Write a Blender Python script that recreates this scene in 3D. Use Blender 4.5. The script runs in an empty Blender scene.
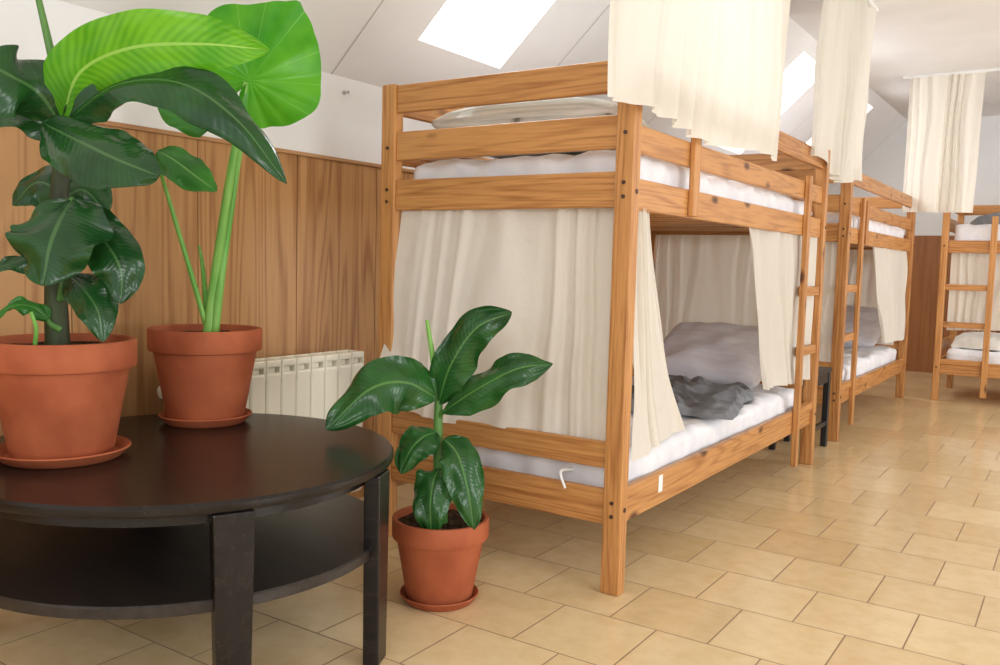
import bpy, bmesh, math, random
from mathutils import Vector, Matrix, noise
random.seed(7)
PI = math.pi
COL = bpy.context.scene.collection
bpy.context.scene.view_settings.view_transform = 'Standard'

# ------------------------------------------------------------------ camera
H = 0.97
F = 870.0
YAW, PIT, ROLL = math.radians(33.8), math.radians(4.63), 0.0262
Rh = Vector((math.cos(YAW), math.sin(YAW), 0)); Fh = Vector((-math.sin(YAW), math.cos(YAW), 0)); Zu = Vector((0, 0, 1))
fw = Fh * math.cos(PIT) - Zu * math.sin(PIT)
up = Fh * math.sin(PIT) + Zu * math.cos(PIT)
cx = (Rh + up * ROLL).normalized(); cy = (up - Rh * ROLL).normalized(); cz = -fw
cam = bpy.data.cameras.new('camera'); cam.sensor_width = 36; cam.lens = F / 1000 * 36
co = bpy.data.objects.new('camera', cam); COL.objects.link(co)
M = Matrix.Identity(4)
for i, a in enumerate((cx, cy, cz)):
    for k in range(3): M[k][i] = a[k]
M[2][3] = H
co.matrix_world = M
bpy.context.scene.camera = co

def at(px, py, Z):
    """world point seen at photo pixel (px,py) at horizontal distance Z along the view"""
    d = cx * (px - 500) - cy * (py - 332.5) + fw * F
    s = Z / d.dot(Fh)
    return Vector((0, 0, H)) + d * s
def nv(a, b, c):
    return (Rh * a + Zu * b - Fh * c).normalized()

# ------------------------------------------------------------------ materials
def mat(name, col=(.8, .8, .8), rough=.5, spec=.5, metal=0):
    m = bpy.data.materials.new(name); m.use_nodes = True
    b = m.node_tree.nodes['Principled BSDF']
    b.inputs['Base Color'].default_value = (*col, 1); b.inputs['Roughness'].default_value = rough
    b.inputs['Specular IOR Level'].default_value = spec; b.inputs['Metallic'].default_value = metal
    return m
def nodes(m): return m.node_tree.nodes, m.node_tree.links, m.node_tree.nodes['Principled BSDF']
def noise_mat(name, c1, c2, scale=(5, 5, 5), detail=4, rough=.6, spec=.4, bump=0, dist=0, coord='Object', lo=.35, hi=.65, nscale=1.0, rnd=True):
    m = mat(name, c1, rough, spec); N, L, b = nodes(m)
    tc = N.new('ShaderNodeTexCoord'); mp = N.new('ShaderNodeMapping'); mp.inputs['Scale'].default_value = scale
    L.new(tc.outputs[coord], mp.inputs['Vector'])
    if rnd:
        oi = N.new('ShaderNodeObjectInfo'); mu = N.new('ShaderNodeMath'); mu.operation = 'MULTIPLY'; mu.inputs[1].default_value = 37
        L.new(oi.outputs['Random'], mu.inputs[0]); cb = N.new('ShaderNodeCombineXYZ')
        for k in range(3): L.new(mu.outputs[0], cb.inputs[k])
        L.new(cb.outputs[0], mp.inputs['Location'])
    n = N.new('ShaderNodeTexNoise'); n.inputs['Scale'].default_value = nscale; n.inputs['Detail'].default_value = detail; n.inputs['Distortion'].default_value = dist
    L.new(mp.outputs[0], n.inputs['Vector'])
    r = N.new('ShaderNodeValToRGB'); r.color_ramp.elements[0].color = (*c1, 1); r.color_ramp.elements[1].color = (*c2, 1)
    r.color_ramp.elements[0].position = lo; r.color_ramp.elements[1].position = hi
    L.new(n.outputs['Fac'], r.inputs[0]); L.new(r.outputs[0], b.inputs['Base Color'])
    if bump:
        bp = N.new('ShaderNodeBump'); bp.inputs['Strength'].default_value = bump; bp.inputs['Distance'].default_value = .01
        L.new(n.outputs['Fac'], bp.inputs['Height']); L.new(bp.outputs[0], b.inputs['Normal'])
    return m
def wood(name, axis, light, dark, rough=.38, fine=30, knots=True, amp=.115, rings=75, plank=None, fa=.85):
    m = mat(name, light, rough, .35); N, L, b = nodes(m)
    tc = N.new('ShaderNodeTexCoord'); mp = N.new('ShaderNodeMapping')
    sc = [fine, fine, fine]; sc[axis] = fine * .05; mp.inputs['Scale'].default_value = sc
    oi = N.new('ShaderNodeObjectInfo'); mu = N.new('ShaderNodeMath'); mu.operation = 'MULTIPLY'; mu.inputs[1].default_value = 53
    L.new(oi.outputs['Random'], mu.inputs[0]); src = mu.outputs[0]
    def mth(op, *a):
        q = N.new('ShaderNodeMath'); q.operation = op
        for i, x in enumerate(a):
            if isinstance(x, (int, float)): q.inputs[i].default_value = x
            else: L.new(x, q.inputs[i])
        return q.outputs[0]
    pf = None
    if plank:      # (axis index, start, pitch): every sheet gets its own grain offset and tone
        sp = N.new('ShaderNodeSeparateXYZ'); L.new(tc.outputs['Object'], sp.inputs[0])
        pf = mth('FLOOR', mth('DIVIDE', mth('SUBTRACT', sp.outputs[plank[0]], plank[1]), plank[2]))
        src = mth('MULTIPLY', pf, 7.31)
    cb = N.new('ShaderNodeCombineXYZ')
    for k in range(3): L.new(src, cb.inputs[k])
    L.new(cb.outputs[0], mp.inputs['Location']); L.new(tc.outputs['Object'], mp.inputs['Vector'])
    n = N.new('ShaderNodeTexNoise'); n.inputs['Scale'].default_value = .35; n.inputs['Detail'].default_value = 1.5; n.inputs['Distortion'].default_value = .3
    L.new(mp.outputs[0], n.inputs['Vector'])
    n2 = N.new('ShaderNodeTexNoise'); n2.inputs['Scale'].default_value = 4.5; n2.inputs['Detail'].default_value = 3
    L.new(mp.outputs[0], n2.inputs['Vector'])
    s = mth('SINE', mth('MULTIPLY', n.outputs['Fac'], rings))
    s = mth('SUBTRACT', .5, mth('POWER', mth('ADD', mth('MULTIPLY', s, .5), .5), 3.0))   # thin dark late-wood lines
    f = mth('ADD', mth('MULTIPLY', s, amp * 2.2), mth('ADD', mth('MULTIPLY', mth('SUBTRACT', n2.outputs['Fac'], .5), fa), .50))
    if pf is not None:
        wn = N.new('ShaderNodeTexWhiteNoise'); wn.noise_dimensions = '1D'; L.new(pf, wn.inputs['W'])
        f = mth('ADD', f, mth('MULTIPLY', mth('SUBTRACT', wn.outputs['Value'], .5), .26))
    else:
        f = mth('ADD', f, mth('MULTIPLY', mth('SUBTRACT', oi.outputs['Random'], .5), .20))
    r = N.new('ShaderNodeValToRGB'); r.color_ramp.elements[0].color = (*dark, 1); r.color_ramp.elements[1].color = (*light, 1)
    r.color_ramp.elements[0].position = .15; r.color_ramp.elements[1].position = .72
    L.new(f, r.inputs[0]); out = r.outputs[0]
    if knots:
        mk = N.new('ShaderNodeMapping'); ks = [8, 8, 8]; ks[axis] = 3.3; mk.inputs['Scale'].default_value = ks
        L.new(cb.outputs[0], mk.inputs['Location']); L.new(tc.outputs['Object'], mk.inputs['Vector'])
        v = N.new('ShaderNodeTexVoronoi'); v.inputs['Scale'].default_value = 1; L.new(mk.outputs[0], v.inputs['Vector'])
        kr = N.new('ShaderNodeValToRGB'); kr.color_ramp.elements[0].position = .05; kr.color_ramp.elements[1].position = .15
        L.new(v.outputs['Distance'], kr.inputs[0])
        mx = N.new('ShaderNodeMix'); mx.data_type = 'RGBA'; L.new(kr.outputs[0], mx.inputs[0])
        mx.inputs[6].default_value = (.10, .03, .01, 1); L.new(out, mx.inputs[7]); out = mx.outputs[2]
    L.new(out, b.inputs['Base Color'])
    return m
PL, PD = (.585, .285, .096), (.30, .106, .026)
pine = [wood('pine_%s' % 'xyz'[k], k, PL, PD) for k in range(3)]
m_white = noise_mat('white_plaster', (.80, .80, .80), (.84, .84, .84), (3, 3, 3), rough=.85, spec=.1, bump=.05, rnd=False)
m_terra = noise_mat('terracotta', (.42, .112, .044), (.31, .073, .027), (9, 9, 9), rough=.7, spec=.3, bump=.05)
m_soil = noise_mat('soil', (.012, .007, .004), (.07, .04, .022), (60, 60, 60), rough=1, spec=.1, bump=1)
m_black = noise_mat('black_brown_wood', (.007, .0055, .005), (.015, .011, .010), (3, 60, 60), rough=.27, spec=.38)
m_shelf = noise_mat('black_brown_shelf', (.016, .012, .010), (.030, .022, .018), (3, 60, 60), rough=.35, spec=.5)  # table wood with a lighter colour, so the shaded shelf reads as lit
m_blackpaint = mat('black_paint', (.012, .012, .013), .4)
m_sheet = noise_mat('white_sheet', (.76, .76, .80), (.85, .85, .87), (14, 14, 14), rough=.9, spec=.1, bump=.25)
m_lilac = noise_mat('grey_lilac_linen', (.70, .69, .77), (.78, .77, .83), (3, 50, 50), rough=.9, spec=.1, bump=.1)
m_grey = noise_mat('grey_blanket', (.17, .175, .19), (.25, .255, .27), (26, 26, 26), rough=1, spec=.05, bump=.12)
m_rad = mat('cream_enamel', (.80, .76, .62), .35)
m_metal = mat('steel', (.5, .5, .5), .35, metal=1)
m_bolt = mat('bolt_dark', (.10, .06, .04), .4, metal=.6)
m_paper = mat('white_paper', (.85, .85, .83), .7)
m_seam = mat('ceiling_seam', (.45, .44, .42), .8)
m_track = mat('white_plastic', (.8, .8, .78), .4)

def curtain_mat(name, c, tcol, mixf):
    m = bpy.data.materials.new(name); m.use_nodes = True
    N, L = m.node_tree.nodes, m.node_tree.links; b = N['Principled BSDF']; o = N['Material Output']
    b.inputs['Base Color'].default_value = (*c, 1); b.inputs['Roughness'].default_value = .95; b.inputs['Specular IOR Level'].default_value = .05
    t = N.new('ShaderNodeBsdfTranslucent'); t.inputs[0].default_value = (*tcol, 1)
    mx = N.new('ShaderNodeMixShader'); mx.inputs[0].default_value = mixf
    L.new(b.outputs[0], mx.inputs[1]); L.new(t.outputs[0], mx.inputs[2]); L.new(mx.outputs[0], o.inputs[0])
    tc = N.new('ShaderNodeTexCoord'); n = N.new('ShaderNodeTexNoise'); n.inputs['Scale'].default_value = 14; n.inputs['Detail'].default_value = 3
    L.new(tc.outputs['Object'], n.inputs['Vector']); bp = N.new('ShaderNodeBump'); bp.inputs['Strength'].default_value = .4; bp.inputs['Distance'].default_value = .02
    L.new(n.outputs['Fac'], bp.inputs['Height']); L.new(bp.outputs[0], b.inputs['Normal'])
    return m
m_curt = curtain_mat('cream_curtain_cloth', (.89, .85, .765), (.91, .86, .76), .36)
m_curt_in = curtain_mat('pale_inner_curtain_cloth', (.95, .93, .87), (.95, .93, .86), .45)  # same cream cloth, colour lightened to brighten the dim bunk interiors
m_curt_up = curtain_mat('hanging_curtain_cloth', (.80, .765, .685), (.82, .78, .69), .30)  # same cream cloth, colour darkened to offset the strong light on it

def leaf_mat(name, c1, c2, vein, trans=.25, rough=.3, radial=False, K=26, va=.04, bmp=.06):
    m = bpy.data.materials.new(name); m.use_nodes = True
    N, L = m.node_tree.nodes, m.node_tree.links; b = N['Principled BSDF']; o = N['Material Output']
    b.inputs['Roughness'].default_value = rough; b.inputs['Specular IOR Level'].default_value = .45
    uv = N.new('ShaderNodeUVMap'); sp = N.new('ShaderNodeSeparateXYZ'); L.new(uv.outputs[0], sp.inputs[0])
    def mth(op, a, c=None):
        q = N.new('ShaderNodeMath'); q.operation = op
        for i, x in enumerate((a, c)):
            if x is None: continue
            if isinstance(x, (int, float)): q.inputs[i].default_value = x
            else: L.new(x, q.inputs[i])
        return q.outputs[0]
    j = mth('ABSOLUTE', sp.outputs[0])
    if radial: wv = mth('SINE', mth('MULTIPLY', sp.outputs[1], K))
    else: wv = mth('SINE', mth('MULTIPLY', mth('SUBTRACT', sp.outputs[1], mth('MULTIPLY', j, .12)), K * 2 * PI))
    n = N.new('ShaderNodeTexNoise'); n.inputs['Scale'].default_value = 9; tc = N.new('ShaderNodeTexCoord'); L.new(tc.outputs['Object'], n.inputs['Vector'])
    f = mth('ADD', mth('MULTIPLY', wv, va), n.outputs['Fac'])
    r = N.new('ShaderNodeValToRGB'); r.color_ramp.elements[0].position = .3; r.color_ramp.elements[1].position = .7
    r.color_ramp.elements[0].color = (*c1, 1); r.color_ramp.elements[1].color = (*c2, 1); L.new(f, r.inputs[0])
    rib = mth('LESS_THAN', j, .045)
    if radial: rib = mth('MULTIPLY', mth('GREATER_THAN', wv, .996), .5)
    mx = N.new('ShaderNodeMix'); mx.data_type = 'RGBA'; L.new(rib, mx.inputs[0]); L.new(r.outputs[0], mx.inputs[6]); mx.inputs[7].default_value = (*vein, 1)
    L.new(mx.outputs[2], b.inputs['Base Color'])
    bp = N.new('ShaderNodeBump'); bp.inputs['Strength'].default_value = bmp; bp.inputs['Distance'].default_value = .002
    L.new(wv, bp.inputs['Height']); L.new(bp.outputs[0], b.inputs['Normal'])
    t = N.new('ShaderNodeBsdfTranslucent'); L.new(mx.outputs[2], t.inputs[0])
    ms = N.new('ShaderNodeMixShader'); ms.inputs[0].default_value = trans
    L.new(b.outputs[0], ms.inputs[1]); L.new(t.outputs[0], ms.inputs[2]); L.new(ms.outputs[0], o.inputs[0])
    return m
lf_dark = leaf_mat('dark_green_leaf', (.008, .045, .010), (.018, .090, .017), (.06, .15, .045), .10, .26, bmp=.08)
lf_small = leaf_mat('fresh_dark_leaf', (.012, .062, .013), (.028, .13, .022), (.09, .22, .05), .15, .26, bmp=.08)
lf_mid = leaf_mat('mid_green_leaf', (.02, .13, .015), (.05, .24, .025), (.15, .36, .08), .25, .3)
lf_bright = leaf_mat('bright_green_leaf', (.09, .38, .010), (.22, .58, .03), (.38, .70, .12), .5, .3, va=.09)
lf_heart = leaf_mat('heart_leaf', (.05, .32, .012), (.14, .50, .025), (.25, .62, .12), .45, .3, True, 14, .04, .15)
m_stalk = noise_mat('green_stalk', (.12, .36, .05), (.24, .50, .10), (20, 20, 4), rough=.4)
m_dstalk = noise_mat('dark_stalk', (.05, .15, .03), (.10, .24, .05), (20, 20, 4), rough=.4)
m_trunk = noise_mat('brown_green_stem', (.018, .016, .008), (.045, .065, .02), (25, 25, 6), rough=.6, bump=.4)

def tile_mat():
    m = mat('floor_tiles', (.6, .4, .2), .24, .5); N, L, b = nodes(m)
    tc = N.new('ShaderNodeTexCoord'); br = N.new('ShaderNodeTexBrick')
    mp = N.new('ShaderNodeMapping'); mp.inputs['Location'].default_value = (.05, .12, 0); L.new(tc.outputs['Object'], mp.inputs[0])
    br.inputs['Scale'].default_value = 1; br.inputs['Brick Width'].default_value = .28; br.inputs['Row Height'].default_value = .28
    br.inputs['Mortar Size'].default_value = .0026; br.inputs['Mortar Smooth'].default_value = .35; br.offset = .5
    br.inputs['Color1'].default_value = (.70, .51, .275, 1); br.inputs['Color2'].default_value = (.81, .63, .375, 1); br.inputs['Mortar'].default_value = (.33, .22, .13, 1)
    L.new(mp.outputs[0], br.inputs['Vector'])
    n = N.new('ShaderNodeTexNoise'); n.inputs['Scale'].default_value = 16; n.inputs['Detail'].default_value = 9; n.inputs['Roughness'].default_value = .6; L.new(tc.outputs['Object'], n.inputs['Vector'])
    r = N.new('ShaderNodeValToRGB'); r.color_ramp.elements[0].position = .34; r.color_ramp.elements[1].position = .60
    r.color_ramp.elements[0].color = (.935, .90, .83, 1); r.color_ramp.elements[1].color = (1.01, 1.01, 1.0, 1); L.new(n.outputs['Fac'], r.inputs[0])
    mx = N.new('ShaderNodeMix'); mx.data_type = 'RGBA'; mx.blend_type = 'MULTIPLY'; mx.inputs[0].default_value = 1
    L.new(br.outputs[0], mx.inputs[6]); L.new(r.outputs[0], mx.inputs[7]); L.new(mx.outputs[2], b.inputs['Base Color'])
    rr_ = N.new('ShaderNodeMapRange'); rr_.inputs[3].default_value = .18; rr_.inputs[4].default_value = .75; L.new(br.outputs['Fac'], rr_.inputs[0]); L.new(rr_.outputs[0], b.inputs['Roughness'])
    ht = N.new('ShaderNodeMath'); ht.operation = 'MULTIPLY_ADD'; ht.inputs[1].default_value = -.08; L.new(n.outputs['Fac'], ht.inputs[0]); L.new(br.outputs['Fac'], ht.inputs[2])
    bp = N.new('ShaderNodeBump'); bp.invert = True; bp.inputs['Strength'].default_value = .35; bp.inputs['Distance'].default_value = .003
    L.new(ht.outputs[0], bp.inputs['Height']); L.new(bp.outputs[0], b.inputs['Normal'])
    return m

# ------------------------------------------------------------------ mesh helpers
def link(name, bm, m, parent=None, smooth=False, loc=None):
    me = bpy.data.meshes.new(name); bm.normal_update(); bm.to_mesh(me); bm.free()
    me.materials.append(m)
    if smooth:
        for p in me.polygons: p.use_smooth = True
    o = bpy.data.objects.new(name, me); COL.objects.link(o)
    if parent: o.parent = parent
    if loc: o.location = loc
    return o
def box(bm, x0, x1, y0, y1, z0, z1, bev=.003, seg=2):
    r = bmesh.ops.create_cube(bm, size=1)
    vs = r['verts']
    for v in vs:
        v.co = Vector(((x0 + x1) / 2 + v.co.x * (x1 - x0), (y0 + y1) / 2 + v.co.y * (y1 - y0), (z0 + z1) / 2 + v.co.z * (z1 - z0)))
    if bev:
        es = list({e for v in vs for e in v.link_edges})
        bmesh.ops.bevel(bm, geom=es, offset=bev, segments=seg, affect='EDGES', profile=.5)
def bx(name, m, parent, *a, **k):
    bm = bmesh.new(); box(bm, *a, **k); return link(name, bm, m, parent)
def lathe(name, prof, m, parent=None, seg=56, loc=None, wob=0):
    bm = bmesh.new(); rings = []
    for r, z in prof:
        if r <= 1e-5: rings.append([bm.verts.new((0, 0, z))])
        else: rings.append([bm.verts.new((r * math.cos(2 * PI * i / seg), r * math.sin(2 * PI * i / seg), z)) for i in range(seg)])
    for a, b in zip(rings, rings[1:]):
        for i in range(seg):
            j = (i + 1) % seg
            if len(a) == 1 and len(b) == 1: continue
            if len(a) == 1: bm.faces.new((a[0], b[j], b[i]))
            elif len(b) == 1: bm.faces.new((a[i], a[j], b[0]))
            else: bm.faces.new((a[i], a[j], b[j], b[i]))
    bmesh.ops.recalc_face_normals(bm, faces=bm.faces)
    o = link(name, bm, m, parent, True, loc)
    return o
def autosmooth(o, ang=35):
    me = o.data
    bm = bmesh.new(); bm.from_mesh(me)
    for e in bm.edges:
        if len(e.link_faces) == 2 and e.calc_face_angle(0) > math.radians(ang): e.smooth = False
    bm.to_mesh(me); bm.free()
def spline(pts, n):
    P = [pts[0] * 2 - pts[1]] + list(pts) + [pts[-1] * 2 - pts[-2]]
    out = []; k = len(pts) - 1
    for i in range(n + 1):
        t = i / n * k; s = min(int(t), k - 1); t -= s
        a, b, c, d = P[s], P[s + 1], P[s + 2], P[s + 3]
        out.append(.5 * ((2 * b) + (c - a) * t + (2 * a - 5 * b + 4 * c - d) * t * t + (3 * b - a - 3 * c + d) * t ** 3))
    return out
def tube(name, pts, rad, m, parent=None, n=24, seg=12):
    c = spline([Vector(p) for p in pts], n); bm = bmesh.new(); rings = []
    ref = Vector((.3, 1, .2)).normalized()
    for i, p in enumerate(c):
        T = (c[min(i + 1, n)] - c[max(i - 1, 0)]).normalized()
        A = T.cross(ref).normalized(); B = T.cross(A)
        t = i / n; r = rad[0] + (rad[1] - rad[0]) * t if len(rad) == 2 else (rad[0] * (1 - 2 * t) + rad[1] * 2 * t if t < .5 else rad[1] * (2 - 2 * t) + rad[2] * (2 * t - 1))
        rings.append([bm.verts.new(p + (A * math.cos(2 * PI * k / seg) + B * math.sin(2 * PI * k / seg)) * r) for k in range(seg)])
    for a, b in zip(rings, rings[1:]):
        for k in range(seg): bm.faces.new((a[k], a[(k + 1) % seg], b[(k + 1) % seg], b[k]))
    bm.faces.new(rings[0][::-1]); bm.faces.new(rings[-1])
    bmesh.ops.recalc_face_normals(bm, faces=bm.faces)
    return link(name, bm, m, parent, True)
def tag(o, label, cat, group=None, kind=None):
    if label: o['label'] = label
    if cat: o['category'] = cat
    if group: o['group'] = group
    if kind: o['kind'] = kind
    return o
def empty(name, loc, rz=0):
    o = bpy.data.objects.new(name, None); COL.objects.link(o); o.location = loc; o.rotation_euler = (0, 0, rz); o.empty_display_size = .1
    return o
def struct(o): o['kind'] = 'structure'; return o
def kids(o): return [c for c in bpy.data.objects if c.parent == o]
def copy_tree(o, parent=None, skip=None):
    c = o.copy(); COL.objects.link(c)
    if parent: c.parent = parent
    for ch in kids(o):
        if skip and skip(ch): continue
        copy_tree(ch, c)
    return c

# ------------------------------------------------------------------ room
XW, YF, ZK, ZC, SL = -2.4, 9.4, 1.657, 2.45, .93
XT = XW + (ZC - ZK) / SL
def poly(name, quads, m):
    bm = bmesh.new()
    for q in quads: bm.faces.new([bm.verts.new(p) for p in q])
    bmesh.ops.remove_doubles(bm, verts=bm.verts, dist=1e-5)
    return struct(link(name, bm, m))
Y0, X1 = -1.6, 2.6
bm = bmesh.new(); box(bm, XW - .1, X1, Y0, YF + .1, -.1, 0, 0); struct(link('floor', bm, tile_mat()))
bm = bmesh.new(); box(bm, XW - .12, XW, Y0, YF + .1, 0, ZK, 0); struct(link('wall_left', bm, m_white))
bm = bmesh.new(); box(bm, XW - .1, X1, YF, YF + .1, 0, ZC + .1, 0); struct(link('wall_far', bm, m_white))
# ceiling with real skylight openings and reveals
sky = [(2.69, 3.26), (5.88, 6.5), (7.5, 8.12)]; SX0, SX1 = -2.22, -1.62
ys = [Y0] + [v for a in sky for v in a] + [YF]; xs = [XW, SX0, SX1, XT]
zz = lambda x: ZK + SL * (x - XW)
q = []
for i in range(len(ys) - 1):
    for k in range(3):
        if k == 1 and i % 2 == 1: continue
        a, b, c, d = ys[i], ys[i + 1], xs[k], xs[k + 1]
        q.append([(c, a, zz(c)), (c, b, zz(c)), (d, b, zz(d)), (d, a, zz(d))])
nx, nz = -.095, .10
for a, b in sky:
    c4 = [(SX0, a), (SX0, b), (SX1, b), (SX1, a)]
    for i in range(4):
        p, r = c4[i], c4[(i + 1) % 4]
        q.append([(p[0], p[1], zz(p[0])), (r[0], r[1], zz(r[0])), (r[0] + nx, r[1], zz(r[0]) + nz), (p[0] + nx, p[1], zz(p[0]) + nz)])
q.append([(XT, Y0, ZC), (XT, YF, ZC), (X1, YF, ZC), (X1, Y0, ZC)])
poly('ceiling', q, m_white)
m_pane = bpy.data.materials.new('daylight_pane'); m_pane.use_nodes = True
b = m_pane.node_tree.nodes['Principled BSDF']; b.inputs['Emission Color'].default_value = (1, .99, .97, 1); b.inputs['Emission Strength'].default_value = 4
for i, (a, bb) in enumerate(sky):
    bm = bmesh.new()
    bm.faces.new([bm.verts.new(p) for p in [(SX0 + nx, a, zz(SX0) + nz), (SX0 + nx, bb, zz(SX0) + nz), (SX1 + nx, bb, zz(SX1) + nz), (SX1 + nx, a, zz(SX1) + nz)]])
    struct(link('window_%d' % (i + 1), bm, m_pane))
# seams between the ceiling boards
q = []
for y in (1.15, 2.40, 3.62, 4.85, 7.0):
    e = .002; q.append([(XW, y, zz(XW) - e), (XW, y + .005, zz(XW) - e), (XT, y + .005, ZC - e), (XT, y, ZC - e)])
poly('trim_4', q, m_seam)
# wood panelling sheets
ZP = 1.335; PWD = .425
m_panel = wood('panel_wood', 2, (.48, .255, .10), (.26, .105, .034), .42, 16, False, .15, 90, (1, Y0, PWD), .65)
bm = bmesh.new()
edges_y = [Y0]
while edges_y[-1] < YF: edges_y.append(edges_y[-1] + PWD)
for a, c in zip(edges_y, edges_y[1:]):
    box(bm, XW, XW + .012, a + .0015, min(c, YF) - .0015, .0, ZP, .001, 1)
struct(link('trim_1', bm, m_panel))
bm = bmesh.new(); box(bm, XW, XW + .018, Y0, YF, ZP, ZP + .014, .002); struct(link('trim_2', bm, wood('panel_cap', 1, (.50, .28, .13), (.34, .16, .07), .4, 14, False)))
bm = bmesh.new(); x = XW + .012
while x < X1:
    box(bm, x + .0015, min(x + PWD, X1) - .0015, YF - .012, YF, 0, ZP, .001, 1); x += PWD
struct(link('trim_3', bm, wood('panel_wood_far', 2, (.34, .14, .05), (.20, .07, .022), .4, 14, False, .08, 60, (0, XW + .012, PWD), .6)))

# ------------------------------------------------------------------ bunk beds
WC, LC, PW, PD_, HT = .887, 2.165, .06, .046, 1.557
def make_bed():
    root = empty('bunk_bed', (0, 0, 0))
    hx, hy = WC / 2, LC / 2
    for sx in (1, -1):
        for sy in (-1, 1):
            p = bx('post', pine[2], root, sx * hx - PW / 2, sx * hx + PW / 2, sy * hy - PD_ / 2, sy * hy + PD_ / 2, 0, HT, bev=.005)
            for z in (.235, .275, 1.165, 1.205, 1.345):
                bm = bmesh.new(); bmesh.ops.create_cone(bm, segments=14, radius1=.006, radius2=.006, depth=.004, cap_ends=True, matrix=Matrix.Translation((sx * hx, sy * (hy + PD_ / 2 + .001), z)) @ Matrix.Rotation(PI / 2, 4, 'X'))
                link('bolt', bm, m_bolt, p)
            for z in (.255, 1.18):
                bm = bmesh.new(); bmesh.ops.create_cone(bm, segments=14, radius1=.007, radius2=.007, depth=.004, cap_ends=True, matrix=Matrix.Translation((sx * (hx + PW / 2 + .001), sy * hy, z)) @ Matrix.Rotation(PI / 2, 4, 'Y'))
                link('bolt', bm, m_bolt, p)
    for sy in (-1, 1):
        ya, yb = sorted((sy * (hy + .014), sy * (hy - .010)))
        for nm, z0, z1 in (('end_board', 1.462, 1.553), ('end_board', 1.302, 1.398), ('end_board', 1.135, 1.238), ('end_board', .372, .450), ('end_board', .204, .309)):
            bx(nm, pine[0], root, -hx + PW / 2, hx - PW / 2, ya, yb, z0, z1, bev=.004)
    for sx in (1, -1):
        xa, xb = sorted((sx * (hx + .012), sx * (hx - .012)))
        for nm, z0, z1 in (('side_rail', .204, .309), ('side_rail', 1.13, 1.222), ('guard_rail', 1.295, 1.375), ('guard_rail', 1.462, 1.545)):
            o = bx(nm, pine[1], root, xa, xb, -hy + PD_ / 2, hy - PD_ / 2, z0, z1, bev=.004)
            if sx == 1 and nm == 'guard_rail': o['open_side'] = 1
        xa, xb = sorted((sx * (hx + .013), sx * (hx + .033)))
        o = bx('guard_upright', pine[2], root, xa, xb, -.655, -.605, 1.135, 1.39, bev=.003)
        if sx == 1: o['open_side'] = 1
    for z in (.232, 1.155):
        bm = bmesh.new(); k = 0
        y = -hy + .06
        while y < hy - .08:
            box(bm, -hx + .014, hx - .014, y, y + .055, z, z + .018, .002, 1); y += .135
        link('slat_base', bm, pine[0], root)
    # ladder at the far end (local +y): one extra rail, rungs run from it to the corner post
    yr = hy - .325
    bx('ladder_rail', pine[2], root, hx + .0125, hx + .038, yr - .021, yr + .021, .05, 1.40, bev=.004)
    for z in (.30, .585, .87):
        bx('ladder_rung', pine[1], root, hx - .005, hx + .022, yr + .020, hy - PD_ / 2 + .001, z - .022, z + .022, bev=.004)
    return root
bed1 = make_bed(); bed1.location = (-1.106 - WC / 2, 2.286 + LC / 2, 0)
C1 = bed1.location.copy()
def near_ladder(b):
    for c in kids(b):
        if c.name.startswith('ladder_rail'): c.location.y = -(LC - .325 * 2)
        if c.name.startswith('ladder_rung'): c.location.y = -(LC - .325)
bed2 = copy_tree(bed1); bed2.location = (-1.143 - WC / 2, 5.16 + LC / 2, 0); near_ladder(bed2)
bed3 = copy_tree(bed1, skip=lambda c: 'open_side' in c); bed3.location = (-.906 + LC / 2, 7.40 + WC / 2, 0); bed3.rotation_euler = (0, 0, -PI / 2); near_ladder(bed3)
C2, C3 = bed2.location.copy(), bed3.location.copy()
for o in bpy.data.objects:
    if 'open_side' in o: del o['open_side']
tag(bed1, 'nearest pine bunk bed with cream curtain across the end of its lower bunk', 'bunk bed', 'pine bunk beds')
tag(bed2, 'second pine bunk bed standing behind the black stool, ladder at its near end', 'bunk bed', 'pine bunk beds')
tag(bed3, 'farthest pine bunk bed cut off by the right edge, turned sideways along the far wall', 'bunk bed', 'pine bunk beds')
st = bx('sticker', m_paper, bed1, WC / 2 + .0122, WC / 2 + .0135, -LC / 2 + .285, -LC / 2 + .315, .245, .30, bev=0)
st['label'] = 'small white paper sticker'

# soft things ---------------------------------------------------------------
def softbox(name, w, d, h, r, m, n=22, bump=.008, seed=0, fr=6, sag=None):
    bm = bmesh.new(); bmesh.ops.create_cube(bm, size=2)
    bmesh.ops.subdivide_edges(bm, edges=bm.edges, cuts=n, use_grid_fill=True)
    hf = Vector((w / 2, d / 2, h / 2))
    for v in bm.verts:
        p = Vector((v.co.x * hf.x, v.co.y * hf.y, v.co.z * hf.z))
        inn = Vector([max(-hf[k] + r, min(hf[k] - r, p[k])) for k in range(3)])
        o = p - inn
        if o.length > 1e-6: p = inn + o.normalized() * r
        q_ = Vector((p.x * fr + seed, p.y * fr, p.z * fr * .6))
        d_ = noise.noise(q_) * bump + noise.noise(q_ * 2.7) * bump * .5
        d_ += abs(noise.noise(q_ * 1.4 + Vector((5, 2, 9)))) * -bump
        if p.z > -h * .3: p.z += d_; p.x += noise.noise(q_ * 1.8 + Vector((9, 0, 0))) * bump * .8; p.y += noise.noise(q_ * 1.8 + Vector((0, 7, 0))) * bump * .6
        v.co = p
    return link(name, bm, m, None, True)
def mattress(c, rz, z0, h, label, m=m_sheet, seed=0, group='mattresses on the bunks'):
    o = softbox('mattress', WC - .05, LC - .10, h, .04, m, 44, .020, seed)
    o.location = (c.x, c.y, z0 + h / 2); o.rotation_euler = (0, 0, rz)
    return tag(o, label, 'mattress', group)
mt = mattress(C1, 0, .253, .145, 'white sheeted mattress on the lower bunk of the nearest bed', seed=1)
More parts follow.
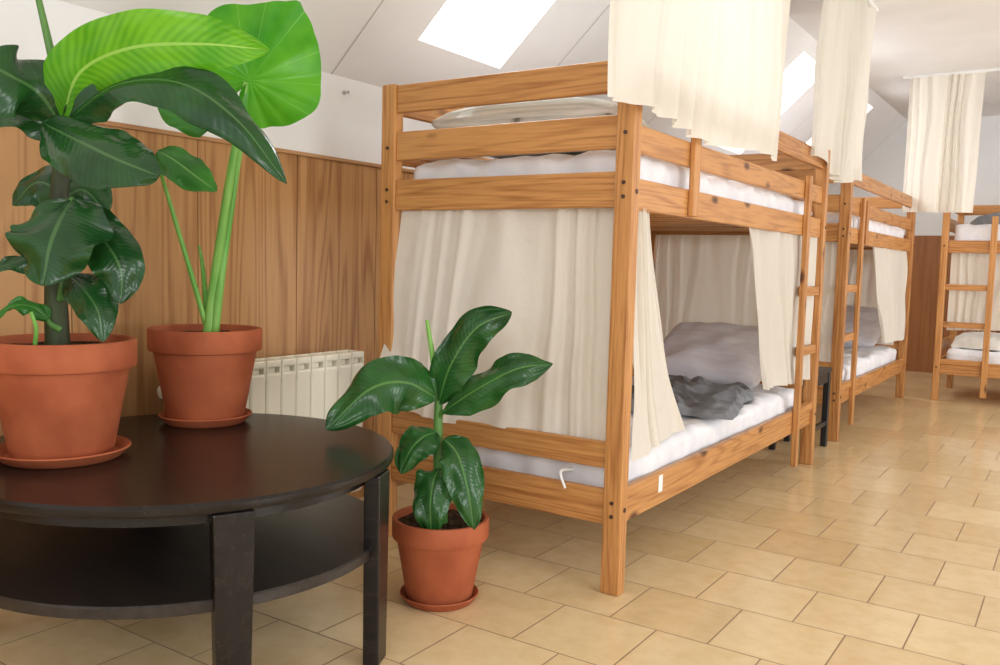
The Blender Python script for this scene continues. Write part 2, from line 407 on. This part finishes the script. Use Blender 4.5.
mattress(C1, 0, 1.176, .135, 'white sheeted mattress on the upper bunk of the nearest bed', seed=4)
mattress(C2, 0, .253, .15, 'white sheeted mattress on the lower bunk of the second bed', seed=6)
mattress(C2, 0, 1.176, .14, 'white sheeted mattress on the upper bunk of the second bed', seed=8)
mattress(C3, -PI / 2, .253, .15, 'white mattress on the lower bunk of the farthest bed', seed=11)
mattress(C3, -PI / 2, 1.176, .17, 'white mattress on the upper bunk of the farthest bed', seed=12)
tube('ribbon', [(.27, -1.03, .01), (.265, -1.10, .015), (.29, -1.112, -.03)], (.006, .004), m_paper, mt, 10, 6)
def pillow(name, w, d, t, m, loc, rot, label, group=None, seed=0):
    bm = bmesh.new(); bmesh.ops.create_cube(bm, size=2)
    bmesh.ops.subdivide_edges(bm, edges=bm.edges, cuts=24, use_grid_fill=True)
    for v in bm.verts:
        x, y, z = v.co
        e = max(0, (1 - abs(x) ** 2.8)) ** .5 * max(0, (1 - abs(y) ** 2.8)) ** .5
        cr = 1 - .10 * (abs(x) * abs(y)) ** 2.2          # rounded corners
        pin = (1 - .04 * (1 - abs(y) ** 2) * abs(x) ** 3) * cr
        pin2 = (1 - .04 * (1 - abs(x) ** 2) * abs(y) ** 3) * cr
        q_ = Vector((x * 2 + seed, y * 2, z))
        v.co = Vector((x * w / 2 * pin, y * d / 2 * pin2, z * t / 2 * (.10 + .90 * e) + (noise.noise(q_) * .02 + noise.noise(q_ * 2.6) * .010) * (.3 + e)))
    o = link(name, bm, m, None, True); o.location = loc; o.rotation_euler = rot
    return tag(o, label, 'pillow', group)
def rumple(name, w, d, t, m, loc, rz, label, seed=0, amp=.03, cat='blanket'):
    bm = bmesh.new(); bmesh.ops.create_cube(bm, size=2)
    bmesh.ops.subdivide_edges(bm, edges=bm.edges, cuts=34, use_grid_fill=True)
    for v in bm.verts:
        x, y, z = v.co
        q_ = Vector((x * 2.2 + seed, y * 3.4, 0)); ridge = 1 - abs(noise.noise(q_)) * 2.2
        ridge += .5 * (1 - abs(noise.noise(q_ * 2.3)) * 2)
        edge = (1 - abs(x) ** 4) * (1 - abs(y) ** 4)
        ox = 1 + .10 * noise.noise(Vector((y * 2, seed, 1))); oy = 1 + .10 * noise.noise(Vector((x * 2, seed, 5)))
        zz_ = (z * .5 + .5) * (t * (.25 + .75 * edge ** .4) + amp * ridge * edge ** .5)
        v.co = Vector((x * w / 2 * ox, y * d / 2 * oy, max(0, zz_)))
    o = link(name, bm, m, None, True); o.location = loc; o.rotation_euler = (0, 0, rz)
    return tag(o, label, cat)
def folded(name, w, d, t, m, loc, rz, label, seed, cat='blanket'):
    """loosely gathered cloth: soft steps and long creases in one mesh"""
    bm = bmesh.new(); nx_, ny_ = 90, 90; g = []
    for j in range(ny_ + 1):
        row = []
        for i in range(nx_ + 1):
            x, y = -1 + 2 * i / nx_, -1 + 2 * j / ny_
            e = min(1, (1 - abs(x)) * 9) ** .6 * min(1, (1 - abs(y)) * 9) ** .6
            sg = lambda a: 1 / (1 + math.exp(-max(-30, min(30, a))))
            wob = .3 * noise.noise(Vector((y * 1.5, x, seed)))
            step = sg((-x * .9 + y * .35 + wob) * 20); step2 = sg((y - .05 + .4 * x + wob) * 20)
            c = math.sin((x * 1.2 + y * 2.4 + 1.1 * noise.noise(Vector((x * 1.3, y * 1.3, seed)))) * 7.0)
            c2 = 1 - abs(noise.noise(Vector((x * 1.6 + 3, y * 2.6, seed)))) * 3
            z = e * (t * (.40 + .3 * step + .25 * step2) + .009 * c + .012 * c2)
            row.append(bm.verts.new((x * w / 2 * (1 + .12 * noise.noise(Vector((y * 2.2, seed, 3)))), y * d / 2 * (1 + .12 * noise.noise(Vector((x * 2.2, seed, 8)))), max(.0, z))))
        g.append(row)
    for j in range(ny_):
        for i in range(nx_): bm.faces.new((g[j][i], g[j][i + 1], g[j + 1][i + 1], g[j + 1][i]))
    o = link(name, bm, m, None, True); o.location = loc; o.rotation_euler = (0, 0, rz)
    return tag(o, label, cat)
m_stripe = noise_mat('striped_pillow', (.50, .52, .48), (.80, .80, .77), (2, 60, 60), rough=.9, spec=.1)
pillow('pillow', .74, .48, .16, m_stripe, (C1.x - .04, 2.63, 1.42), (math.radians(-6), 0, math.radians(3)), 'pale striped pillow on the upper bunk of the nearest bed', 'pillows', 2)
pillow('pillow', .60, .42, .17, m_lilac, (C1.x + .08, 4.07, .555), (math.radians(34), 0, math.radians(-4)), 'pale lilac pillow at the far end of the nearest lower bunk', 'pillows', 5)
pillow('pillow', .60, .42, .16, m_lilac, (C2.x + .10, 6.85, .56), (math.radians(38), 0, math.radians(-6)), 'pale lilac pillow on the lower bunk of the second bed', 'pillows', 8)
folded('blanket', .48, .70, .065, m_grey, (C1.x + .18, 3.46, .402), math.radians(12), 'crumpled grey blanket lying on the lower bunk of the nearest bed', 3)
rumple('duvet', .62, 1.5, .05, m_sheet, (C1.x + .02, 3.6, 1.305), 0, 'white duvet spread on the upper bunk of the nearest bed', 14, .035, 'duvet')
rumple('duvet', .62, 1.3, .06, m_sheet, (C2.x + .02, 6.1, 1.31), 0, 'white duvet spread on the upper bunk of the second bed', 19, .04, 'duvet')
rumple('blanket', 1.7, .7, .08, m_grey, (C3.x - .05, C3.y - .02, 1.345), 0, 'grey blanket on the upper bunk of the farthest bed', 22, .04)
m_cover = noise_mat('off_white_cover', (.72, .70, .64), (.82, .80, .75), (20, 20, 20), rough=1, spec=.05, bump=.3)
rumple('bed_cover', .50, .42, .08, m_cover, (-.58, 7.70, .405), 0, 'off white cover crumpled on the lower bunk of the farthest bed', 25, .03, 'bed cover')

# curtains ------------------------------------------------------------------
def curtain(label, tl, tr, bl, br, folds, at_, ab, seed=0, hem=None, nu=140, nv_=40, group='cream cotton curtains', side=None, m=None):
    tl, tr, bl, br = map(Vector, (tl, tr, bl, br)); bm = bmesh.new(); g = []
    for j in range(nv_ + 1):
        v = j / nv_; row = []
        for i in range(nu + 1):
            u = i / nu
            uu = u + .45 / folds * math.sin(2 * PI * (u * 1.7 + seed * .37)) + .45 / folds * noise.noise(Vector((u * folds * .7, v * 1.6, seed)))
            P = tl.lerp(tr, u).lerp(bl.lerp(br, u), v)
            d = tl.lerp(bl, v) - tr.lerp(br, v); n_ = Vector((-d.y, d.x, 0)).normalized()
            A = (at_ + (ab - at_) * v) * (.72 + .9 * noise.noise(Vector((u * folds * .5, v * 1.1, seed + 4))))
            w = .72 * math.sin(2 * PI * folds * uu) + .28 * math.sin(2 * PI * folds * 2.17 * uu + seed * 2 + v * 1.4)
            P = P + n_ * (A * w + (at_ + ab) * .35 * noise.noise(Vector((u * 3, v * 2, seed))))
            if side: P = P + side(u, v)
            if hem: P.z += hem(u) * v ** 3
            row.append(bm.verts.new(P))
        g.append(row)
    for j in range(nv_):
        for i in range(nu): bm.faces.new((g[j][i], g[j][i + 1], g[j + 1][i + 1], g[j + 1][i]))
    o = link('curtain', bm, m or m_curt, None, True)
    return tag(o, label, 'curtain', group)
XC = -1.035
curtain('long cream curtain hanging from the ceiling in front of the nearest upper bunk', (XC, 2.0, ZC - .02), (XC, 3.48, ZC - .02), (XC, 1.965, 1.385), (XC, 3.47, 1.385), 8, .030, .032, 1, lambda u: .018 * math.sin(9 * u), m=m_curt_up)
curtain('cream curtain hanging from the ceiling between the nearest and the second bed', (-1.08, 4.22, ZC - .02), (-1.08, 5.3, ZC - .02), (-1.08, 4.14, 1.47), (-1.08, 5.2, 1.44), 7, .035, .04, 3, lambda u: .03 * math.sin(7 * u + 1), m=m_curt_up)
curtain('short cream curtain hanging from the ceiling by the farthest bed', (-1.2, 7.26, ZC - .02), (-.70, 7.26, ZC - .02), (-1.2, 7.26, 1.43), (-.72, 7.26, 1.42), 6, .03, .03, 5)
ya = 2.286
curtain('wide cream curtain across the end of the nearest lower bunk', (-1.945, ya - .005, 1.14), (-1.15, ya + .040, 1.14), (-2.01, ya - .055, .46), (-1.145, ya + .035, .42), 6, .011, .020, 7, lambda u: .10 * max(0, 1 - u * 6) + .01 * math.sin(14 * u))
curtain('narrow cream curtain drawn back beside the near corner post of the nearest bed', (-1.110, 2.33, 1.14), (-1.110, 2.45, 1.14), (-1.08, 2.33, .39), (-1.08, 2.73, .44), 3, .014, .026, 9,
        side=lambda u, v: Vector((0, -.05 * u * math.sin(PI * v), 0)))
curtain('cream curtain bunched at the ladder end of the nearest lower bunk', (-1.12, 3.40, 1.14), (-1.12, 4.43, 1.14), (-1.12, 3.74, .45), (-1.12, 4.43, .43), 7, .016, .024, 11)
curtain('cream curtain closing the inner far end of the nearest lower bunk', (-1.95, 4.41, 1.14), (-1.13, 4.41, 1.14), (-1.95, 4.40, .40), (-1.13, 4.40, .40), 8, .014, .016, 13, m=m_curt_in)
curtain('cream curtain across the near end of the lower bunk of the second bed', (-1.99, 5.2, 1.14), (-1.18, 5.2, 1.14), (-1.99, 5.2, .45), (-1.18, 5.19, .45), 7, .012, .018, 15)
curtain('cream curtain bunched at the far end of the lower bunk of the second bed', (-1.15, 6.0, 1.14), (-1.15, 7.28, 1.14), (-1.13, 6.42, .48), (-1.13, 7.28, .46), 7, .02, .025, 17)
curtain('cream curtain closing the inner far end of the second lower bunk', (-1.98, 7.26, 1.14), (-1.2, 7.26, 1.14), (-1.98, 7.26, .41), (-1.2, 7.26, .41), 6, .015, .018, 19, m=m_curt_in)
curtain('cream curtain hanging behind the ladder of the farthest bed', (-.86, 7.43, 1.14), (-.1, 7.43, 1.14), (-.86, 7.43, .54), (-.1, 7.43, .58), 7, .010, .014, 21)
for x0, x1, y0, y1, lab in ((XC - .01, XC + .01, 1.95, 3.5, 'white ceiling curtain track above the nearest bed'), (-1.09, -1.07, 4.2, 5.35, 'white ceiling curtain track between the first two beds'), (-1.25, -.6, 7.25, 7.27, 'white ceiling curtain track by the farthest bed')):
    tag(bx('curtain_track', m_track, None, x0, x1, y0, y1, ZC - .022, ZC, bev=.003), lab, 'curtain track', 'ceiling curtain tracks')

# ------------------------------------------------------------------ stool
sr = empty('stool', (-1.245, 4.82, 0))
bx('seat', m_blackpaint, sr, -.12, .12, -.16, .16, .415, .44, bev=.006)
for sx in (-1, 1):
    for sy in (-1, 1): bx('leg', m_blackpaint, sr, sx * .10 - .016, sx * .10 + .016, sy * .14 - .016, sy * .14 + .016, 0, .416, bev=.003)
for sx in (-1, 1): bx('stretcher', m_blackpaint, sr, sx * .10 - .01, sx * .10 + .01, -.13, .13, .12, .145, bev=.002)
for sy in (-1, 1): bx('apron', m_blackpaint, sr, -.09, .09, sy * .14 - .01, sy * .14 + .01, .36, .415, bev=.002)
for sx in (-1, 1): bx('apron', m_blackpaint, sr, sx * .10 - .01, sx * .10 + .01, -.13, .13, .36, .415, bev=.002)
tag(sr, 'small black wooden stool in the gap between the first two bunk beds', 'stool')

# ------------------------------------------------------------------ radiator
rr = empty('radiator', (-2.29, 2.03, 0))
ns = 12; pitch = .068
for i in range(ns):
    y = -.408 + pitch * (i + .5)
    bm = bmesh.new(); h = pitch / 2 - .0015
    box(bm, -.045, .030, y - .020, y + .020, .09, .600, .010, 3)
    box(bm, .022, .046, y - h, y + h, .085, .578, .011, 4)
    box(bm, -.042, .044, y - h, y - h + .008, .555, .620, .0035, 2)
    box(bm, -.042, .044, y + h - .008, y + h, .555, .620, .0035, 2)
    box(bm, -.045, -.032, y - h, y + h, .585, .620, .004, 2)
    box(bm, .026, .045, y - h, y + h, .596, .620, .006, 3)
    s_ = link('section', bm, m_rad, rr, False)
bm = bmesh.new()
for z in (.13, .55): bmesh.ops.create_cone(bm, segments=20, radius1=.02, radius2=.02, depth=.86, cap_ends=True, matrix=Matrix.Translation((-.01, 0, z)) @ Matrix.Rotation(PI / 2, 4, 'X'))
link('header_pipe', bm, m_rad, rr, True)
for sy in (-.3, .3): bx('bracket', m_rad, rr, -.10, -.04, sy - .012, sy + .012, .50, .53, bev=.002)
tag(rr, 'cream sectional radiator on the wood panelled wall behind the table', 'radiator')
hk = lathe('wall_hook', [(0, 0), (.008, 0), (.008, .004), (.003, .007), (.003, .02), (.006, .024), (0, .027)], m_metal, None, 20)
hk.rotation_euler = (0, PI / 2, 0); hk.location = (XW, 2.47, 1.60); tag(hk, 'small metal hook high on the white wall left of the bed', 'hook')

# ------------------------------------------------------------------ coffee table
TC = Rh * -.775 + Fh * 2.12; TR = .516; TZ = .49
tr_ = empty('coffee_table', (TC.x, TC.y, 0))
o = lathe('tabletop', [(0, TZ - .026), (TR - .010, TZ - .026), (TR - .002, TZ - .023), (TR, TZ - .018), (TR, TZ - .006), (TR - .005, TZ), (0, TZ)], m_black, tr_, 128); autosmooth(o)
o = lathe('apron', [(TR - .070, TZ - .052), (TR - .040, TZ - .052), (TR - .040, TZ - .025), (TR - .070, TZ - .025), (TR - .070, TZ - .052)], m_black, tr_, 128); autosmooth(o)
o = lathe('shelf', [(0, .262), (TR - .022, .262), (TR - .018, .265), (TR - .018, .284), (TR - .022, .288), (0, .288)], m_shelf, tr_, 128); autosmooth(o)
for al in (30.5, 80, 210.5, 272):
    a = math.radians(al); d = Rh * math.sin(a) - Fh * math.cos(a)
    bm = bmesh.new(); box(bm, -.036, .003, -.042, .042, 0, TZ - .025, .004)
    for v in bm.verts:
        k = 1 - .24 * (1 - v.co.z / TZ); v.co.y *= k
    lg = link('leg', bm, m_black, tr_); lg.location = (d.x * TR, d.y * TR, 0); lg.rotation_euler = (0, 0, math.atan2(d.y, d.x))
tag(tr_, 'round black brown coffee table with lower shelf holding two potted plants', 'table')

# ------------------------------------------------------------------ plants
def pot(parent, R, Hh):
    o = lathe('pot', [(0, .0), (R * .66, 0), (R * .68, .006), (R * .90, Hh * .74), (R * .905, Hh * .755), (R * .985, Hh * .765), (R, Hh * .79), (R, Hh * .985), (R * .985, Hh), (R * .92, Hh), (R * .905, Hh * .985), (R * .88, Hh * .85), (R * .5, Hh * .84)], m_terra, parent, 72)
    autosmooth(o, 40)
    bm = bmesh.new(); n = 26; rows = []
    c = bm.verts.new((0, 0, Hh * .93))
    for k in range(1, 9):
        r = R * .895 * k / 8
        rows.append([bm.verts.new((r * math.cos(2 * PI * i / n), r * math.sin(2 * PI * i / n), Hh * .92 + .012 * noise.noise(Vector((r * 40 * math.cos(2 * PI * i / n), r * 40 * math.sin(2 * PI * i / n), R))))) for i in range(n)])
    for i in range(n): bm.faces.new((c, rows[0][i], rows[0][(i + 1) % n]))
    for a, b_ in zip(rows, rows[1:]):
        for i in range(n): bm.faces.new((a[i], b_[i], b_[(i + 1) % n], a[(i + 1) % n]))
    link('soil', bm, m_soil, parent, True)
def saucer(loc, R, label):
    o = lathe('plant_saucer', [(0, 0), (R * .82, 0), (R * .86, .003), (R, .024), (R * .985, .027), (R * .95, .025), (R * .83, .008), (0, .008)], m_terra, None, 72, loc); autosmooth(o, 40)
    return tag(o, label, 'saucer', 'terracotta saucers')
def leaf(parent, pts, W, N_, m, fold=.25, rip=.006, seed=0, rows=60, cols=18, prof=None, name='leaf', twist=0):
    base = parent.location
    c = spline([p - base for p in pts], rows); bm = bmesh.new(); uvl = bm.loops.layers.uv.new('UVMap'); g = []; info = {}
    for i, p in enumerate(c):
        t = i / rows
        T = (c[min(i + 1, rows)] - c[max(i - 1, 0)]).normalized()
        N1 = N_ if not isinstance(N_, tuple) else N_[0].lerp(N_[1], t)
        Nn = (N1 - T * N1.dot(T)).normalized(); S = T.cross(Nn)
        w = W * (prof(t) if prof else (min(1, t * 5.5) ** .6) * (max(0, 1 - ((t - .42) / .58) ** 2.6 if t > .42 else 1)) ** .75 * (.85 + .15 * math.sin(PI * t)))
        row = []
        for j in range(cols + 1):
            s = -1 + 2 * j / cols
            ww = w * (1 + .07 * noise.noise(Vector((t * 7, seed, 2 if s > 0 else 5))))
            P = p + S * s * ww + Nn * (abs(s) ** 1.3 * w * fold * -1)
            P += Nn * rip * min(1, w / (W * .4)) * abs(s) ** 1.5 * (math.sin(t * 13 + seed + s) + 2.8 * noise.noise(Vector((t * 4.5, s * 2, seed))) + .45 * noise.noise(Vector((t * 12, s * 1.5, seed))))
            P += Nn * (.003 * (1 - min(1, abs(s) * 6)) * -1)
            v = bm.verts.new(P); info[v] = (s, t); row.append(v)
        g.append(row)
    for a, b_ in zip(g, g[1:]):
        for j in range(cols):
            try: f = bm.faces.new((a[j], a[j + 1], b_[j + 1], b_[j]))
            except ValueError: continue
            for l in f.loops: l[uvl].uv = info[l.vert]
    return link(name, bm, m, parent, True)
def stalk(parent, pts, rad, m, name='leaf_stalk'):
    return tube(name, [p - parent.location for p in pts], rad, m, parent)
A = lambda *t: [at(*p) for p in t]

# plant A : big banana plant, left on the table
PA = Rh * -1.013 + Fh * 2.0
saucer((PA.x, PA.y, TZ), .148, 'terracotta saucer under the large banana plant pot on the table')
pa = empty('potted_banana_plant', (PA.x, PA.y, TZ + .009)); pot(pa, .162, .268)
tag(pa, 'large banana plant in a terracotta pot, leftmost on the black table', 'potted plant', 'potted plants')
Zt = PA.dot(Fh)
stalk(pa, A((58, 352, Zt), (56, 290, Zt), (58, 220, Zt), (64, 130, Zt)), (.028, .023, .018), m_trunk, 'stem')
stalk(pa, A((62, 140, Zt), (60, 95, 1.99), (48, 40, 1.98), (33, -25, 1.97)), (.014, .010, .006), m_dstalk, 'rolled_leaf')
L = lambda pts, W, N_, m, **k: leaf(pa, A(*pts), W, N_, m, **k)
L([(62, 118, 1.97), (80, 72, 1.93), (130, 48, 1.88), (200, 44, 1.86), (270, 50, 1.86)], .074, nv(.1, -.25, 1), lf_bright, seed=1, fold=.12, rip=.010)
L([(68, 118, 1.96), (115, 84, 1.88), (180, 82, 1.83), (238, 120, 1.80), (287, 184, 1.80)], .066, nv(.35, .55, .75), lf_dark, seed=2, fold=.35, rip=.011)
L([(42, 122, 1.93), (82, 142, 1.84), (120, 160, 1.79), (160, 176, 1.77)], .075, nv(.1, .5, .85), lf_dark, seed=3, fold=.3, rip=.010)
L([(62, 128, 1.98), (38, 92, 1.93), (5, 72, 1.88), (-40, 50, 1.85)], .085, nv(-.1, .5, .85), lf_dark, seed=4, rip=.009)
L([(60, 135, 1.98), (30, 115, 1.99), (0, 110, 2.0), (-30, 118, 2.0)], .05, nv(-.2, .8, .5), lf_dark, seed=5)
L([(72, 198, 1.94), (58, 222, 1.88), (48, 250, 1.85), (42, 286, 1.84)], .110, nv(-.1, .25, 1), lf_dark, seed=6, fold=.15, rip=.010, prof=lambda t: max(0, math.sin(PI * t ** .8)) ** .6)
L([(78, 215, 1.97), (100, 235, 1.93), (120, 268, 1.90), (121, 304, 1.90)], .058, nv(.35, .3, 1), lf_dark, seed=7, rip=.008)
L([(66, 195, 2.05), (85, 190, 2.08), (108, 215, 2.10)], .06, nv(.2, .5, .8), lf_dark, seed=8)
L([(60, 190, 2.05), (35, 182, 2.08), (12, 205, 2.08)], .06, nv(-.2, .5, .8), lf_dark, seed=9)
L([(66, 272, 1.97), (84, 290, 1.92), (98, 312, 1.89), (103, 342, 1.88)], .045, nv(.2, .3, 1), lf_dark, seed=10)
L([(58, 262, 1.97), (35, 255, 1.94), (12, 262, 1.92), (-15, 272, 1.9)], .030, nv(0, .7, .6), lf_dark, seed=11)
L([(50, 320, 1.97), (32, 306, 1.95), (14, 305, 1.93), (-8, 315, 1.9)], .025, nv(0, .7, .6), lf_mid, seed=12)
for p in ([(60, 330, 1.98), (52, 325, 1.97), (48, 320, 1.97)], [(60, 300, 1.98), (62, 285, 1.97), (66, 272, 1.97)], [(60, 240, 1.98), (68, 225, 1.96), (78, 215, 1.97)], [(60, 230, 1.98), (66, 212, 1.96), (72, 198, 1.94)]):
    stalk(pa, A(*p), (.008, .005), m_dstalk)
stalk(pa, A((35, 345, 1.93), (36, 328, 1.92), (31, 312, 1.91)), (.005, .004), m_stalk)

# plant B : elephant ear
PB = Rh * -.840 + Fh * 2.475
saucer((PB.x, PB.y, TZ), .128, 'terracotta saucer under the elephant ear plant on the table')
pb = empty('potted_elephant_ear', (PB.x, PB.y, TZ + .009)); pot(pb, .156, .262)
tag(pb, 'elephant ear plant with one big round bright leaf, in the right pot on the table', 'potted plant', 'potted plants')
Zb = PB.dot(Fh)
stalk(pb, A((208, 338, Zb), (215, 280, Zb), (228, 190, 2.44), (240, 120, 2.42), (246, 82, 2.40)), (.017, .012, .007), m_stalk)
stalk(pb, A((214, 338, Zb), (222, 270, Zb), (232, 200, 2.50), (246, 105, 2.52), (248, 60, 2.53)), (.013, .010, .006), m_stalk)
stalk(pb, A((206, 325, Zb), (190, 270, 2.45), (172, 210, 2.42), (160, 168, 2.38), (162, 152, 2.36)), (.008, .006, .004), m_stalk)
stalk(pb, A((209, 335, Zb), (203, 270, 2.5), (199, 245, 2.5)), (.010, .003), m_stalk)
leaf(pb, A((158, 150, 2.36), (175, 160, 2.33), (195, 175, 2.31), (217, 191, 2.31)), .05, nv(.1, .5, .8), lf_mid, seed=20)
leaf(pb, A((215, 126, 2.48), (195, 120, 2.5), (175, 112, 2.5), (157, 100, 2.5)), .045, nv(.1, .3, 1), lf_mid, seed=21)
def heart(parent, P0, tip, N_, m, prof, side_len, seed=0, droop=.10):
    base = parent.location; T = tip - P0; Ln = T.length; T.normalize(); Nn = (N_ - T * N_.dot(T)).normalized(); S = T.cross(Nn)
    bm = bmesh.new(); uvl = bm.loops.layers.uv.new('UVMap'); n, K = 140, 20; info = {}
    c = bm.verts.new(P0 - base); rows = []
    for k in range(1, K + 1):
        row = []
        for i in range(n):
            th = -PI + 2 * PI * (i + .5) / n; r = prof(abs(th)) * Ln * k / K
            f = k / K; r *= 1 + f * (.035 * math.sin(th * 5 + 1) + .07 * noise.noise(Vector((math.cos(th) * 2, math.sin(th) * 2, 3))))
            P = P0 - base + T * (r * math.cos(th)) + S * (r * math.sin(th)) - Nn * (droop * Ln * (r / Ln) ** 2)
            P += Nn * .024 * f * f * math.sin(th * 4 + seed) + Nn * .008 * (abs(math.sin(th * 7)) ** .5) * f
            v = bm.verts.new(P); info[v] = (f, th); row.append(v)
        rows.append(row)
    info[c] = (0, 0)
    fs = []
    for i in range(n - 1): fs.append((c, rows[0][i], rows[0][i + 1]))
    for a, b_ in zip(rows, rows[1:]):
        for i in range(n - 1): fs.append((a[i], b_[i], b_[i + 1], a[i + 1]))
    for q_ in fs:
        f = bm.faces.new(q_)
        for l in f.loops: l[uvl].uv = info[l.vert]
    return link('leaf', bm, m, parent, True)
def hp(th):
    d = math.degrees(th)
    K = [(0, 1.08), (6, 1.0), (20, .92), (40, .90), (65, .86), (95, .74), (130, .58), (150, .50), (165, .40), (176, .18), (180, .08)]
    for (a, x), (b_, y_) in zip(K, K[1:]):
        if d <= b_:
            t = (d - a) / (b_ - a); t = t * t * (3 - 2 * t) if a > 100 else t
            return x + (y_ - x) * t
    return .08
heart(pb, at(250, 80, 2.40), at(294, 8, 2.36), nv(0, -.1, 1), lf_heart, hp, 1, 2)

# plant C : small banana plant on the floor
PC = Rh * -.155 + Fh * 2.43
saucer((PC.x, PC.y, 0), .113, 'terracotta saucer on the tiled floor under the small banana plant')
pc = empty('potted_banana_plant', (PC.x, PC.y, .009)); pot(pc, .138, .235)
tag(pc, 'small banana plant in a terracotta pot standing on the tiled floor', 'potted plant', 'potted plants')
Zc = PC.dot(Fh)
stalk(pc, A((441, 528, Zc), (440, 490, Zc), (438, 440, Zc), (439, 388, Zc)), (.021, .016, .011), m_dstalk, 'stem')
stalk(pc, A((439, 400, Zc), (434, 365, Zc), (427, 320, Zc)), (.011, .009, .005), m_stalk, 'rolled_leaf')
L = lambda pts, W, N_, m, **k: leaf(pc, A(*pts), W, N_, m, **k)
L([(438, 405, 2.42), (450, 366, 2.38), (476, 328, 2.35), (512, 312, 2.33)], .060, nv(-.35, .1, 1), lf_small, seed=30, fold=.25, rip=.012)
L([(442, 412, 2.41), (478, 388, 2.36), (518, 368, 2.33), (553, 364, 2.32)], .056, nv(-.1, .55, .8), lf_small, seed=31, fold=.35, rip=.012)
L([(437, 398, 2.41), (405, 382, 2.34), (368, 390, 2.29), (326, 430, 2.27)], .080, nv(-.1, .4, .9), lf_small, seed=32, fold=.35, rip=.012)
L([(436, 432, 2.40), (424, 436, 2.37), (410, 450, 2.35), (400, 474, 2.34)], .054, nv(-.2, .5, .8), lf_small, seed=33, rip=.009)
L([(444, 438, 2.40), (458, 455, 2.36), (468, 490, 2.33), (474, 530, 2.33)], .056, nv(.2, .3, 1), lf_small, seed=34, rip=.009)
L([(440, 468, 2.40), (434, 478, 2.36), (430, 505, 2.33), (432, 542, 2.33)], .056, nv(-.2, .25, 1), lf_small, seed=35, rip=.009)
stalk(pc, A((439, 420, Zc), (441, 414, 2.42), (446, 410, 2.41)), (.008, .006), m_dstalk)

# ------------------------------------------------------------------ light
w = bpy.data.worlds.new('world'); bpy.context.scene.world = w; w.use_nodes = True
w.node_tree.nodes['Background'].inputs[0].default_value = (.96, .98, 1, 1); w.node_tree.nodes['Background'].inputs[1].default_value = 1.24
def area(name, loc, target, sx, sy, e, col=(1, 1, 1)):
    l = bpy.data.lights.new(name, 'AREA'); l.shape = 'RECTANGLE'; l.size = sx; l.size_y = sy; l.energy = e; l.color = col
    o = bpy.data.objects.new(name, l); COL.objects.link(o); o.location = loc
    o.rotation_euler = (Vector(target) - Vector(loc)).to_track_quat('-Z', 'Y').to_euler()
area('window_light', (2.3, 1.6, .95), (-1.5, 4.0, .5), 1.6, .8, 42, (.99, .99, 1))
area('window_light_far', (2.3, 6.0, 1.3), (-1.2, 6.4, .4), 2.0, .9, 44, (.99, .99, 1))
area('window_light_rear', (.5, -1.4, 1.8), (-1.6, 2.6, .6), 1.4, .9, 32, (.99, .99, 1))  # added fill behind the camera, lights the bed end from the front
for i, (a, b_) in enumerate(sky):
    xm = (SX0 + SX1) / 2
    area('skylight_lamp', (xm + .05, (a + b_) / 2, zz(xm) - .03), (xm + 1, (a + b_) / 2, zz(xm) - 1.05), .55, .7, 7, (.97, .98, 1))
